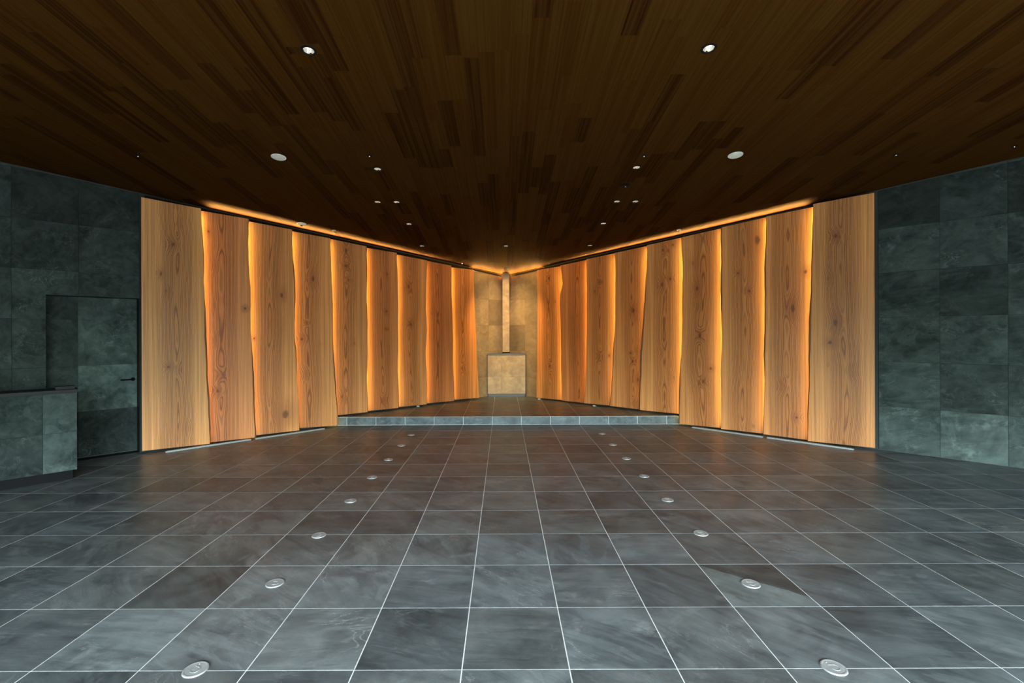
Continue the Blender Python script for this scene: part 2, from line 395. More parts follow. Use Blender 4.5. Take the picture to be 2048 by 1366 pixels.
# ---------------------------------------- stage
stage = tag(empty('stage', (VX, STEP_Y, 0)), 'low slate-tiled stage filling the corner in front of the altar', 'stage')
def sobj(name, me, m): 
    o = obj(name, me, m); o.parent = stage; o.matrix_parent_inverse = Matrix.Translation((-VX, -STEP_Y, 0)); return o
q = [(VX - (VY - STEP_Y) + 0.012, STEP_Y + 0.012), (VX + (VY - STEP_Y) - 0.012, STEP_Y + 0.012), (VX, VY - 0.004)]
bm = bmesh.new(); prism(bm, q, 0.0, STEP_Z - 0.0015, lambda u, v, w: (u, v, w))
sobj('base', bm_mesh('stage_base', bm), M_GROUT)
for j in range(0, 7):
    for i in range(-8, 9):
        x0, y0 = TX0 + i * TILE, STEP_Y + 0.012 + j * TILE
        poly = [(x0 + G, y0 + G), (x0 + TILE - G, y0 + G), (x0 + TILE - G, y0 + TILE - G), (x0 + G, y0 + TILE - G)]
        if j == 0: poly = [(u, y0 - 0.001 if v < y0 + 0.1 else v) for u, v in poly]
        c_ = clip(clip(poly, 1, 1, VX + VY - 0.006), -1, 1, VY - VX - 0.006)
        if len(c_) < 3 or area(c_) < 0.003: continue
        o = sobj('tile', tile_mesh('stage_tile', [(u - x0, v - y0) for u, v in c_], lambda u, v, w: (u, v, w), 0.0015, 0.0006), M_FLOOR)
        o.location = (x0, y0, STEP_Z - 0.0015); k = random.choice((0.9, 0.95, 1.0, 1.05)); o.color = (k, k, k, 1)
for i in range(-7, 8):
    x0 = TX0 + i * TILE; a, b = x0 + G, x0 + TILE - G
    a = max(a, VX - (VY - STEP_Y) + 0.02); b = min(b, VX + (VY - STEP_Y) - 0.02)
    if b - a < 0.03: continue
    o = sobj('riser_tile', tile_mesh('riser_tile', [(0, 0.004), (b - a, 0.004), (b - a, STEP_Z - 0.004), (0, STEP_Z - 0.004)], lambda u, v, w: (u, 0.0115 - w, v), 0.0115, 0.001), M_FLOOR)
    o.location = (a, STEP_Y, 0); k = random.uniform(1.0, 1.2); o.color = (k * 0.9, k, k * 1.04, 1)  # blue of the daylight put into the riser tint
bm = bmesh.new(); box(bm, VX - (VY - STEP_Y) + 0.02, VX + (VY - STEP_Y) - 0.02, STEP_Y + 0.002, STEP_Y + 0.0119, 0.0, STEP_Z - 0.001)
sobj('joint_filler', bm_mesh('riser_joint', bm), M_GROUT)

# ---------------------------------------- walls with stone tiles
def build_wall(side, W):
    bm = bmesh.new()
    tk = 0.012
    def top(a): return W.ceil(a, -tk) + 0.10
    if side == 'L':
        runs = [(-0.0, DOOR_A0, 0), (DOOR_A0, DOOR_A1, DOOR_H), (DOOR_A1, END, 0)]
    else: runs = [(0.0, END, 0)]
    for a0, a1, zb in runs:
        wall_prism(bm, W, [(a0, zb), (a1, zb), (a1, top(a1)), (a0, top(a0))], -0.30, -tk)
    # side wall running on to the open front
    e = W.p(END, -tk, 0); sg = W.sg
    prism(bm, [(e.y, 0), (FRONT_Y, 0), (FRONT_Y, ceil_z(FRONT_Y) + 0.1), (e.y, ceil_z(e.y) + 0.1)], 0.0, 0.28, lambda u, v, w: (e.x + sg * w, u, v))
    wall = tag(obj('wall_left' if side == 'L' else 'wall_right', bm_mesh('wall', bm), M_DGROUT), kind='structure')
    g = 0.0012
    def put(poly, tone, mat=M_WALL, o0=-tk, th=tk):
        a_, z_ = poly[0]
        me = tile_mesh('wall_tile', [(u - a_, v - z_) for u, v in poly], lambda u, v, w: W.out * u + W.n * w + Vector((0, 0, v)), th, 0.0009)
        # local axes are world axes, so the stone pattern differs per tile by its random offset
        o = obj('tile', me, mat, wall); o.location = W.p(a_, o0, z_)
        o.color = (tone, tone, tone, 1)
        return o
    cols = [(0.004, TW), (TW, 2 * TW)]
    rows = [(k * TH, (k + 1) * TH) for k in range(8)]
    # either side of the altar
    for ci, (a0, a1) in enumerate(cols):
        for k, (z0, z1) in enumerate(rows):
            z0_, z1_ = max(z0 + g, STEP_Z + 0.002), z1 - g
            if z1_ <= z0_ + 0.02: continue
            c0_, c1_ = W.ceil(a0) - 0.004, W.ceil(a1) - 0.004
            if z0_ > max(c0_, c1_) - 0.02: continue
            p = [(a0 + g, z0_), (a1 - g, z0_), (a1 - g, min(z1_, c1_)), (a0 + g, min(z1_, c0_))]
            tone = {('L', 0, 3): 0.72, ('R', 0, 3): 1.2, ('R', 0, 2): 0.72, ('L', 0, 2): 1.05}.get((side, ci, k), random.uniform(0.88, 1.05)) * 0.74  # walls beside the altar toned down for the weaker light on them
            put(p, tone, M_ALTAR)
    # outer stone field
    first = DOOR_A0
    edges = [first, 13 * TW, 14 * TW, 15 * TW, 16 * TW, 17 * TW]
    RT = {(0, 0): 1.15, (0, 1): 1.0, (0, 2): 0.9, (0, 3): 0.85, (0, 4): 0.95, (0, 5): 0.42, (0, 6): .4,
          (1, 0): 1.45, (1, 1): 0.72, (1, 2): 1.05, (1, 3): 0.68, (1, 4): 1.05, (1, 5): 0.6, (1, 6): .5,
          (2, 0): 1.25, (2, 1): 0.78, (2, 2): 0.9, (2, 3): 0.95, (2, 4): 0.75, (2, 5): 0.4}
    LT = {(0, 3): 0.95, (0, 4): 0.75, (0, 5): 0.5, (1, 0): 1.0, (1, 1): 0.9, (1, 2): 1.0, (1, 3): 1.15, (1, 4): 0.7, (1, 5): 0.45,
          (2, 0): 1, (2, 1): 0.8, (2, 2): 0.95, (2, 3): 1.05, (2, 4): 0.85, (2, 5): 0.8}
    T = RT if side == 'R' else LT  # top rows carry the dimness under the ceiling in their tone
    for ci in range(len(edges) - 1):
        a0, a1 = edges[ci], edges[ci + 1]
        for k, (z0, z1) in enumerate(rows):
            z0_, z1_ = z0 + g, z1 - g
            if k == 0: z0_ = 0.003
            c0_, c1_ = W.ceil(a0) - 0.012, W.ceil(a1) - 0.012
            if z0_ > max(c0_, c1_) - 0.02: continue
            x0, x1 = a0 + g, a1 - g
            if side == 'L' and z0 < DOOR_H and a0 < DOOR_A1:
                if ci == 0:
                    if z1_ <= DOOR_H: continue
                    p = [(x0, DOOR_H), (x1, DOOR_H), (x1, min(z1_, c1_)), (x0, min(z1_, c0_))]
                else:
                    if z1_ <= DOOR_H: p = [(DOOR_A1, z0_), (x1, z0_), (x1, z1_), (DOOR_A1, z1_)]
                    else:
                        p = [(DOOR_A1, z0_), (x1, z0_), (x1, z1_), (x0, z1_), (x0, DOOR_H), (DOOR_A1, DOOR_H)]
                        # L-shaped stone above the door corner (sharp arris, no bevel)
                        bm = bmesh.new(); prism(bm, p, 0, tk, lambda u, v, w: W.out * (u - x0) + W.n * w + Vector((0, 0, v - DOOR_H)))
                        o = obj('tile', bm_mesh('wall_tile', bm), M_WALL, wall); o.location = W.p(x0, -tk, DOOR_H); o.color = (1.15, 1.15, 1.15, 1)
                        continue
            else:
                p = [(x0, z0_), (x1, z0_), (x1, min(z1_, c1_)), (x0, min(z1_, c0_))]
            put(p, T.get((ci, k), random.uniform(0.8, 1.1)))
    return wall
wall_l = build_wall('L', WL)
wall_r = build_wall('R', WR)

# ---------------------------------------- door
door = tag(empty('door_1', WL.p((DOOR_A0 + DOOR_A1) / 2, -DOOR_DEEP, 0)), kind='structure')
def dchild(name, me, m, parent=door, loc=None):
    o = obj(name, me, m, parent)
    o.matrix_parent_inverse = Matrix.Translation(-Vector(door.location)) if parent is door else Matrix.Identity(4)
    if loc is not None: o.location = loc
    return o
bm = bmesh.new(); wall_prism(bm, WL, [(DOOR_A0 + 0.006, 0.006), (DOOR_A1 - 0.002, 0.006), (DOOR_A1 - 0.002, DOOR_H - 0.004), (DOOR_A0 + 0.006, DOOR_H - 0.004)], -DOOR_DEEP - 0.04, -DOOR_DEEP - 0.008)
dchild('door_leaf', bm_mesh('door_leaf', bm), M_DGROUT)
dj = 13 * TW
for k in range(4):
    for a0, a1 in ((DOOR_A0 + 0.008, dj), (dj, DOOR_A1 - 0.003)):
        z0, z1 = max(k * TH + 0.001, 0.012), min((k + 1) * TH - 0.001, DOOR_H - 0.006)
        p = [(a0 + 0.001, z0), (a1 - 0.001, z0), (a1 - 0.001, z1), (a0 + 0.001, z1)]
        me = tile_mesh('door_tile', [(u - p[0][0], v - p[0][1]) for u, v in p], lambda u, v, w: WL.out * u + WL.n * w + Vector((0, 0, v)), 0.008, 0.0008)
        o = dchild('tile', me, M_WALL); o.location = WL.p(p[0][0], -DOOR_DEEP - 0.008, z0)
        tone = {0: 0.7, 1: 2.1, 2: 1.5, 3: 1.35}[k] * (1.0 if a0 < dj - 0.1 else 0.55); o.color = (tone, tone, tone, 1)  # jamb shadow put into the left column's tone, the rest lifted against recess shade
bm = bmesh.new(); wall_prism(bm, WL, [(DOOR_A0 - 0.05, -0.1), (DOOR_A1 + 0.05, -0.1), (DOOR_A1 + 0.05, DOOR_H + 0.05), (DOOR_A0 - 0.05, DOOR_H + 0.05)], -0.36, -0.301)
dchild('door_backing', bm_mesh('door_backing', bm), M_PLENUM)  # unseen board added behind the door to stop daylight leaking under it
# frame: reveal linings of blackened steel
bm = bmesh.new()
wall_prism(bm, WL, [(DOOR_A0 - 0.0, 0.0), (DOOR_A0 + 0.005, 0.0), (DOOR_A0 + 0.005, DOOR_H), (DOOR_A0, DOOR_H)], -DOOR_DEEP - 0.04, 0.0)
wall_prism(bm, WL, [(DOOR_A1 - 0.001, 0.0), (DOOR_A1 + 0.0, 0.0), (DOOR_A1 + 0.0, DOOR_H), (DOOR_A1 - 0.001, DOOR_H)], -DOOR_DEEP - 0.04, 0.0)
wall_prism(bm, WL, [(DOOR_A0, DOOR_H - 0.003), (DOOR_A1, DOOR_H - 0.003), (DOOR_A1, DOOR_H), (DOOR_A0, DOOR_H)], -DOOR_DEEP - 0.04, 0.0)
dchild('door_frame', bm_mesh('door_frame', bm), M_DARK)
hz = 0.995; ha = DOOR_A0 + 0.055
bm = bmesh.new()
def tube_w(bm, W, pts, r, seg=12):
    rings = []
    P = [W.p(*p) for p in pts]
    for i, p in enumerate(P):
        d = (P[min(i + 1, len(P) - 1)] - P[max(i - 1, 0)]).normalized()
        u = d.cross(Vector((0, 0, 1)));  u = u.normalized() if u.length > 1e-4 else Vector((1, 0, 0))
        v = d.cross(u)
        rings.append([bm.verts.new(p + u * r * math.cos(2 * math.pi * k / seg) + v * r * math.sin(2 * math.pi * k / seg)) for k in range(seg)])
    for a, b in zip(rings, rings[1:]):
        for k in range(seg): bm.faces.new((a[k], a[(k + 1) % seg], b[(k + 1) % seg], b[k]))
    bm.faces.new(rings[0][::-1]); bm.faces.new(rings[-1])
tube_w(bm, WL, [(ha, -DOOR_DEEP, hz), (ha, -DOOR_DEEP + 0.045, hz), (ha + 0.008, -DOOR_DEEP + 0.055, hz), (ha + 0.14, -DOOR_DEEP + 0.055, hz)], 0.0095)
hd = dchild('door_handle', bm_mesh('door_handle', bm, True), M_BLACK); tag(hd, 'black lever handle')
bm = bmesh.new(); tube_w(bm, WL, [(ha, -DOOR_DEEP + 0.0005, hz), (ha, -DOOR_DEEP + 0.010, hz)], 0.026, 24)
rs = obj('handle_rose', bm_mesh('handle_rose', bm), M_BLACK, hd)

# ---------------------------------------- ceiling
bm = bmesh.new()
cp = [(VX, VY + 0.35), (XL - 0.35, ENDP['L'].y), (XL - 0.35, FRONT_Y), (XR + 0.35, FRONT_Y), (XR + 0.35, ENDP['R'].y)]
prism(bm, cp, 0.115, 0.30, lambda u, v, w: (u, v, ceil_z(v) + w))
ceiling = tag(obj('ceiling', bm_mesh('ceiling', bm), M_PLENUM), kind='structure')
LIGHTS = [  # x, y, lit
    (-1.533, 3.763), (1.63, 3.757), (-1.539, 5.841), (1.636, 5.826), (-1.819, 6.9), (-1.545, 6.903), (1.656, 6.915), (1.925, 6.917),
    (-1.553, 7.854), (1.659, 7.865), (-1.554, 9.11), (1.663, 9.118), (0.054, 9.131), (0.063, 10.964)]
HOLES = [(x, y, 0.041) for x, y in LIGHTS]
def minus_hole(rects, hx, hy, h):
    out = []
    for (a, b, c, d) in rects:
        if a >= hx + h or b <= hx - h or c >= hy + h or d <= hy - h: out.append((a, b, c, d)); continue
        if c < hy - h: out.append((a, b, c, hy - h))
        if d > hy + h: out.append((a, b, hy + h, d))
        c2, d2 = max(c, hy - h), min(d, hy + h)
        if a < hx - h: out.append((a, hx - h, c2, d2))
        if b > hx + h: out.append((hx + h, b, c2, d2))
    return out
PW = 0.1365; rnd = random.Random(21)
planks = []
i = -61
while i < 62:
    x0 = VX + i * PW; x1 = x0 + PW; i += 1
    if x1 < XL or x0 > XR: continue
    y = FRONT_Y - rnd.uniform(0, 1)
    while y < VY:
        L = rnd.choice((0.45, 0.6, 0.8, 0.9, 1.2, 1.5)) * rnd.uniform(0.9, 1.1)
        ya, yb = max(y, FRONT_Y), min(y + L, VY)
        y += L
        if yb - ya < 0.02: continue
        planks.append((x0 + 0.0004, x1 - 0.0004, ya + 0.0004, yb - 0.0004))
def px_area(p):
    x0, x1, ya, yb = p; ym = (ya + yb) / 2
    if ym < 3.0: return 0
    if min(abs(x0), abs(x1)) / ym > 1.09: return 0
    if ym + min(abs(x0 - VX), abs(x1 - VX)) > VY: return 0
    s0 = (ceil_z(max(ya, 3.25)) - EYE) / max(ya, 3.25) - (ceil_z(yb) - EYE) / yb
    return max(0, s0) * (x1 - x0) / ym
planks.sort(key=px_area, reverse=True)
bm_rest = bmesh.new(); made = 0
for p in planks:
    rects = [p]
    for hx, hy, h in HOLES: rects = minus_hole(rects, hx, hy, h)
    polys = []
    for a, b, c, d in rects:
        q = clip(clip([(a, c), (b, c), (b, d), (a, d)], 1, 1, VX + VY - 0.004), -1, 1, VY - VX - 0.004)
        if len(q) >= 3 and area(q) > 1e-5: polys.append(q)
    if not polys: continue
    single = made < 296 and px_area(p) > 0
    th = rnd.uniform(0.0095, 0.0115)
    if single:
        bm = bmesh.new(); ox, oy = polys[0][0]
        for q in polys: prism(bm, q, 0, 0.010, lambda u, v, w: (u - ox, v - oy, -CS * (v - oy) + w + 0.011 - th))
        o = obj('plank', bm_mesh('plank', bm), M_PLANK, ceiling); o.location = (ox, oy, ceil_z(oy)); made += 1
    else:
        for q in polys: prism(bm_rest, q, 0, 0.010, lambda u, v, w: (u, v, ceil_z(v) + w + 0.011 - th))
print('planks', made, len(planks))
o = obj('plank_field', bm_mesh('plank_field', bm_rest), M_PLANK, ceiling); tag(o, kind='stuff')

# unseen front wall behind the camera; its opening is shaped to steer the daylight
bm = bmesh.new(); zf = ceil_z(FRONT_Y) + 0.12
for (a, b, c, d) in ((XL - 0.3, OPEN_X0, 0.0, zf), (OPEN_X1, XR + 0.3, 0.0, zf), (OPEN_X0, OPEN_X1, OPEN_H, zf)):
    box(bm, a, b, FRONT_Y - 0.12, FRONT_Y, c, d)
tag(obj('wall_front', bm_mesh('front_wall', bm), M_DGROUT), kind='structure')
bm = bmesh.new()
n_m = 6
for k in range(n_m):
    x = OPEN_X0 + 0.03 + (OPEN_X1 - OPEN_X0 - 0.06) * k / (n_m - 1)
    box(bm, x - 0.03, x + 0.03, FRONT_Y - 0.04, FRONT_Y + 0.06, 0.0, OPEN_H - 0.06)
box(bm, OPEN_X0, OPEN_X1, FRONT_Y - 0.04, FRONT_Y + 0.06, OPEN_H - 0.06, OPEN_H)
tag(obj('window_1', bm_mesh('front_frame', bm), M_BLACK), kind='structure')

# ---------------------------------------- timber slabs
PANELS = {
 'L': [
  ((-4.9039, 6.4495), (0.79985, 0.6002), 3.4761, 0.0361, [(0.6831, 3.4289), (0.7032, 3.0199), (0.7184, 2.588), (0.7236, 2.1112), (0.7285, 1.5037), (0.7473, 1.0253), (0.7633, 0.6108), (0.7813, 0.224), (0.7844, 0.0237)]),
  ((-4.4364, 6.917), (0.80576, 0.59224), 3.4196, 0.0248, [(0.645, 3.3863), (0.6465, 3.0184), (0.665, 2.6165), (0.6761, 2.2446), (0.6805, 1.9073), (0.6818, 1.6643), (0.6977, 1.2755), (0.7046, 0.8862), (0.7185, 0.4789), (0.7322, 0.0197)]),
  ((-4.0027, 7.3507), (0.79995, 0.60006), 3.3718, 0.0327, [(0.6935, 3.322), (0.6976, 2.9634), (0.721, 2.4262), (0.7312, 2.2468), (0.7195, 1.9781), (0.724, 1.5186), (0.7456, 1.3054), (0.7651, 0.9111), (0.7897, 0.4026), (0.7992, 0.0315)]),
  ((-3.5358, 7.8176), (0.80073, 0.59902), 3.3179, 0.0608, [(0.6837, 3.2695), (0.6968, 2.8904), (0.7137, 2.3974), (0.721, 1.8267), (0.7198, 1.4767), (0.7366, 0.9438), (0.7586, 0.6368), (0.791, 0.3287), (0.7959, 0.0207)]),
  ((-3.0736, 8.2798), (0.80093, 0.59876), 3.2832, 0.1835, [(0.7081, 3.2185), (0.714, 2.5377), (0.7309, 1.7878), (0.728, 1.0371), (0.7129, 0.7688), (0.7248, 0.1841)]),
  ((-2.6126, 8.7409), (0.8009, 0.5988), 3.2142, 0.1902, [(0.7058, 3.1757), (0.7254, 2.6697), (0.7326, 2.1331), (0.7144, 1.4584), (0.7116, 0.7507), (0.7249, 0.1861)]),
  ((-2.1513, 9.2021), (0.7987, 0.60173), 3.1691, 0.1905, [(0.7606, 3.1046), (0.734, 2.1581), (0.7384, 1.5654), (0.7197, 1.1506), (0.7429, 0.1849)]),
  ((-1.6767, 9.6767), (0.79689, 0.60412), 3.1232, 0.1916, [(0.7243, 3.0598), (0.7282, 2.5256), (0.7545, 1.7479), (0.7579, 0.8132), (0.7762, 0.1835)]),
  ((-1.1906, 10.1628), (0.80075, 0.59899), 3.0426, 0.1966, [(0.6571, 3.0332), (0.6737, 2.5983), (0.7107, 1.9485), (0.731, 1.4266), (0.7568, 0.9055), (0.8005, 0.1826)]),
 ],
 'R': [
  ((5.0431, 6.4646), (-0.79908, 0.60123), 3.503, 0.0363, [(0.6961, 3.4668), (0.7057, 2.7274), (0.7252, 1.9567), (0.745, 1.0955), (0.7609, 0.5197), (0.7747, 0.0293)]),
  ((4.5708, 6.9369), (-0.80727, 0.59018), 3.4499, 0.0235, [(0.646, 3.3953), (0.6587, 1.9813), (0.6811, 0.7641), (0.6998, 0.041)]),
  ((4.1451, 7.3625), (-0.80162, 0.59784), 3.4119, 0.0351, [(0.7054, 3.3366), (0.7119, 2.5562), (0.7111, 1.6833), (0.7155, 1.4927), (0.7285, 1.0363), (0.732, 0.0341)]),
  ((3.6882, 7.8195), (-0.79864, 0.60181), 3.3504, 0.0342, [(0.7267, 3.2729), (0.7242, 2.5728), (0.7389, 2.027), (0.7318, 1.8705), (0.7518, 1.2715), (0.7754, 0.6182), (0.7895, 0.0265)]),
  ((3.2132, 8.2945), (-0.79214, 0.61033), 3.2961, 0.1859, [(0.7239, 3.2238), (0.7398, 2.4953), (0.7705, 1.8897), (0.7999, 1.6136), (0.8304, 1.1145), (0.8612, 0.5577), (0.8712, 0.1861)]),
  ((2.6947, 8.813), (-0.80716, 0.59033), 3.2301, 0.1755, [(0.6707, 3.1641), (0.6518, 2.7757), (0.6651, 2.2545), (0.6603, 1.9063), (0.7004, 1.0931), (0.7367, 0.5092), (0.7782, 0.1977)]),
  ((2.2684, 9.2393), (-0.80068, 0.59909), 3.1854, 0.1907, [(0.7189, 3.1176), (0.7045, 2.5326), (0.7214, 1.6803), (0.7454, 0.7648), (0.7816, 0.1869)]),
  ((1.8059, 9.7017), (-0.80079, 0.59895), 3.1298, 0.1747, [(0.7333, 3.0604), (0.7014, 2.8343), (0.6802, 2.6734), (0.7024, 2.5792), (0.7397, 2.4216), (0.7318, 1.6863), (0.7249, 0.728), (0.7162, 0.1856)]),
  ((1.3441, 10.1636), (-0.79799, 0.60267), 3.0633, 0.1801, [(0.7405, 3.0296), (0.733, 2.0264), (0.7486, 1.1905), (0.773, 0.1818)]),
 ],
}

KNOTS = {'L': [[(0.214, 2.45), (0.354, 2.873), (0.297, 1.161)], [(0.131, 3.126), (0.241, 0.774), (0.604, 2.008)], [(0.537, 2.246), (0.587, 0.314), (0.134, 1.548)], [(0.395, 2.555), (0.286, 1.801), (0.207, 1.533)], [(0.34, 3.103), (0.378, 2.58), (0.33, 2.826)], [(0.511, 2.753), (0.491, 2.04), (0.48, 1.708)], [(0.346, 2.551), (0.393, 1.8)], [], []],
         'R': [[(0.439, 1.75), (0.431, 2.972), (0.503, 1.465)], [(0.302, 1.969), (0.138, 2.509), (0.261, 0.344)], [(0.188, 3.068), (0.304, 2.271), (0.472, 2.57)], [(0.486, 2.367), (0.391, 0.788), (0.267, 1.013)], [(0.45, 2.482), (0.301, 2.578), (0.251, 3.176)], [(0.295, 2.033), (0.313, 1.081), (0.35, 1.236)], [(0.429, 2.635), (0.233, 1.174)], [], [(0.426, 0.901)]]}
TINT = {'L': [(1.0, 1.02, 1.0, .55), (0.93, 0.80, 0.78, .42), (0.98, 0.93, 0.85, .5), (0.98, 0.95, 0.9, .45), (0.98, 0.95, 0.92, .4), (0.92, 0.80, 0.72, .55), (0.97, 0.92, 0.85, .5), (0.85, 0.68, 0.60, .5), (1.12, 0.95, 0.70, .5)],
        'R': [(.80, .77, .72, .46), (.88, 0.82, 0.74, .5), (0.88, 0.84, 0.78, .55), (0.90, 0.85, 0.78, .5), (1.0, 0.98, 0.95, .5), (0.98, 0.90, 0.82, .45), (1.0, 0.93, 0.84, .5), (0.90, 0.72, 0.60, .4), (1.12, 0.98, 0.72, .55)]}  # first four right slabs darker: weaker daylight on that side put into the tint
NTH = ['first', 'second', 'third', 'fourth', 'fifth', 'sixth', 'seventh', 'eighth', 'ninth']
NOTE = {'L': ['broadest and palest, tan with a knotty brown heart stripe', 'reddish with small knots and purple-brown streaks', 'with a reddish burl stain low near its edge',
              'standing just before the stage step', 'first on the stage, with two dark knots high up', 'reddish with a dark knot cluster on its right half', 'with a wavy golden left edge',
              'darkest red-brown of its row', 'narrow and orange, beside the warm-lit stone corner'],
        'R': ['broadest, tan with one black round knot at mid height', 'with an oval brown knot above its middle', 'with a swirling burl near its top right', 'standing just before the stage step',
              'first on the stage, with a grey waney left edge', 'with two knots one above the other', 'with a brown wavy heart in its lower half', 'red-brown with a notch in its upper left edge', 'orange, beside the warm-lit stone corner']}
TH_P = 0.036
def interp(edge, z):
    if z >= edge[0][1]: return edge[0][0]
    for (x0, z0), (x1, z1) in zip(edge, edge[1:]):
        if z1 <= z <= z0:
            t = (z0 - z) / max(1e-6, z0 - z1); t2 = t * t * (3 - 2 * t)
            t = 0.6 * t + 0.4 * t2
            return x0 + (x1 - x0) * t
    return edge[-1][0]
def build_panel(side, k, data):
    A, d, zt0, zb0, edge = data
    bs = 1 if side == 'L' else -1
    rr = random.Random(hash(side == 'L') * 31 + k * 7 + 5)
    ph = [rr.uniform(0, 6.28) for _ in range(6)]
    N = 90; bm = bmesh.new(); rows = []
    xe_t, zt1 = edge[0]; xe_b, zb1 = edge[-1]
    for i in range(N + 1):
        t = i / N
        zr = zb1 + (zt1 - zb1) * t; zl = zb0 + (zt0 - zb0) * t
        xr = interp(edge, zr)
        if 0 < i < N: xr += 0.0022 * math.sin(zr * 9 + ph[0]) + 0.0014 * math.sin(zr * 23 + ph[1])
        wane = 0.014 + 0.010 * math.sin(zr * 1.7 + ph[2]) + 0.005 * math.sin(zr * 5.1 + ph[3])
        if side == 'R' and k == 4 and zr < 2.9: wane += 0.020 * min(1, (2.9 - zr) / 0.8)
        wane = max(0.004, wane)
        b = 0.0035
        rows.append([bm.verts.new(v) for v in ((0.0, 0.0, zl), (xr - b, 0.0, zr), (xr, bs * b, zr), (xr + wane, bs * TH_P * 0.85, zr), (xr + wane * 0.6, bs * TH_P, zr), (0.0, bs * TH_P, zl))])
    for r0, r1 in zip(rows, rows[1:]):
        for q in range(6):
            q2 = (q + 1) % 6
            f = bm.faces.new((r0[q], r0[q2], r1[q2], r1[q]))
            if q in (2, 3): f.material_index = 1
    bm.faces.new(rows[0]); bm.faces.new(rows[-1][::-1])
    o = obj('timber_slab', bm_mesh('timber_slab', bm), [M_WOOD, M_BARK])
    o.location = (A[0], A[1], 0); o.rotation_euler = (0, 0, math.atan2(d[1], d[0]))
    w = xe_t
    t_ = TINT[side][k]
    o.color = (t_[0], t_[1], t_[2], 1)
    o['pith_x'] = 0.06 + (w - 0.06) * t_[3]; o['pith_d'] = rr.uniform(0.03, 0.08); o['seed'] = rr.uniform(0.3, 9.0)
    for q in range(3):
        kx, kz = KNOTS[side][k][q] if q < len(KNOTS[side][k]) else (-9.0, -9.0)
        o['knot%d_x' % q] = kx; o['knot%d_z' % q] = kz; o['knot%d_r' % q] = {('L', 2, 1): 2.4, ('R', 2, 0): 1.9, ('R', 0, 0): 1.2, ('R', 1, 0): 1.5}.get((side, k, q), rr.uniform(0.55, 1.25))
    tag(o, 'live-edge timber slab, %s from the %s stone wall, %s' % (NTH[k], 'left' if side == 'L' else 'right', NOTE[side][k]), 'wood panel', 'live-edge slabs of the %s row' % ('left' if side == 'L' else 'right'))
    return o, min(x for x, z in edge), zb1, zt1, d, bs
def strip_light(name, p, direction, along, size, size_y, power, color, spread=180.0):
    l = bpy.data.lights.new(name, 'AREA'); l.shape = 'RECTANGLE'; l.size = size; l.size_y = size_y; l.energy = power; l.color = color; l.spread = math.radians(spread)
    z = -Vector(direction).normalized(); y = Vector(along).normalized(); x = y.cross(z).normalized(); y = z.cross(x)
    m = Matrix((x, y, z)).transposed().to_4x4(); m.translation = p
    o = bpy.data.objects.new(name, l); COL.objects.link(o); o.matrix_world = m
    return o
LED_W = 7.2
for side in 'LR':
    for k, data in enumerate(PANELS[side]):
        o, xm, zb, zt, d, bs = build_panel(side, k, data)
        if k < 8:
            D3 = Vector((d[0], d[1], 0)); back = Vector((-d[1], d[0], 0)) * bs
            base = Vector((*data[0], 0))
            p = base + D3 * (xm - 0.022) + back * (TH_P + 0.006) + Vector((0, 0, (zb + zt) / 2))
            strip_light('led_strip_light', p, back * 0.50 + D3 * 0.87, (0, 0, 1), 0.012, zt - zb - 0.10, LED_W, AMBER)

# black top rail behind the slabs, and the strips that wash the ceiling over it
for side, W in (('L', WL), ('R', WR)):
    a0, a1 = 1.22, 7.13
    bm = bmesh.new()
    wall_prism(bm, W, [(a0, W.ceil(a0) - 0.17), (a1, W.ceil(a1) - 0.17), (a1, W.ceil(a1, 0.1) - 0.048), (a0, W.ceil(a0, 0.1) - 0.048)], 0.072, 0.085)
    a2 = 0.24
    pc, pd = W.p(0.16, 0.03, W.ceil(0.16, 0.03) - 0.068), W.p(1.15, 0.03, W.ceil(1.15, 0.03) - 0.068)
    strip_light('corner_glow_strip', (pc + pd) / 2, W.n * 0.8 + Vector((0, 0, 0.6)), (pd - pc), 0.010, (pd - pc).length, 36.0, (1.0, 0.46, 0.10), 130.0)  # extra strip added to brighten the ceiling in the corner
    wall_prism(bm, W, [(a2, W.ceil(a2) - 0.075), (a0, W.ceil(a0) - 0.075), (a0, W.ceil(a0, 0.1) - 0.042), (a2, W.ceil(a2, 0.1) - 0.042)], 0.060, 0.072)
    tag(obj('top_rail', bm_mesh('top_rail', bm), M_BLACK), 'black rail above the %s row of timber slabs, under the ceiling' % ('left' if side == 'L' else 'right'), 'rail', 'rails above the slabs')
    am0, am1 = 0.15, 6.35
    pa, pb = W.p(am0, 0.050, W.ceil(am0, 0.05) - 0.054), W.p(am1, 0.050, W.ceil(am1, 0.05) - 0.054)
    strip_light('cove_light', (pa + pb) / 2, W.n + Vector((0, 0, 0.22)), (pb - pa), 0.010, (pb - pa).length, 115.0, (1.0, 0.50, 0.12), 95.0)

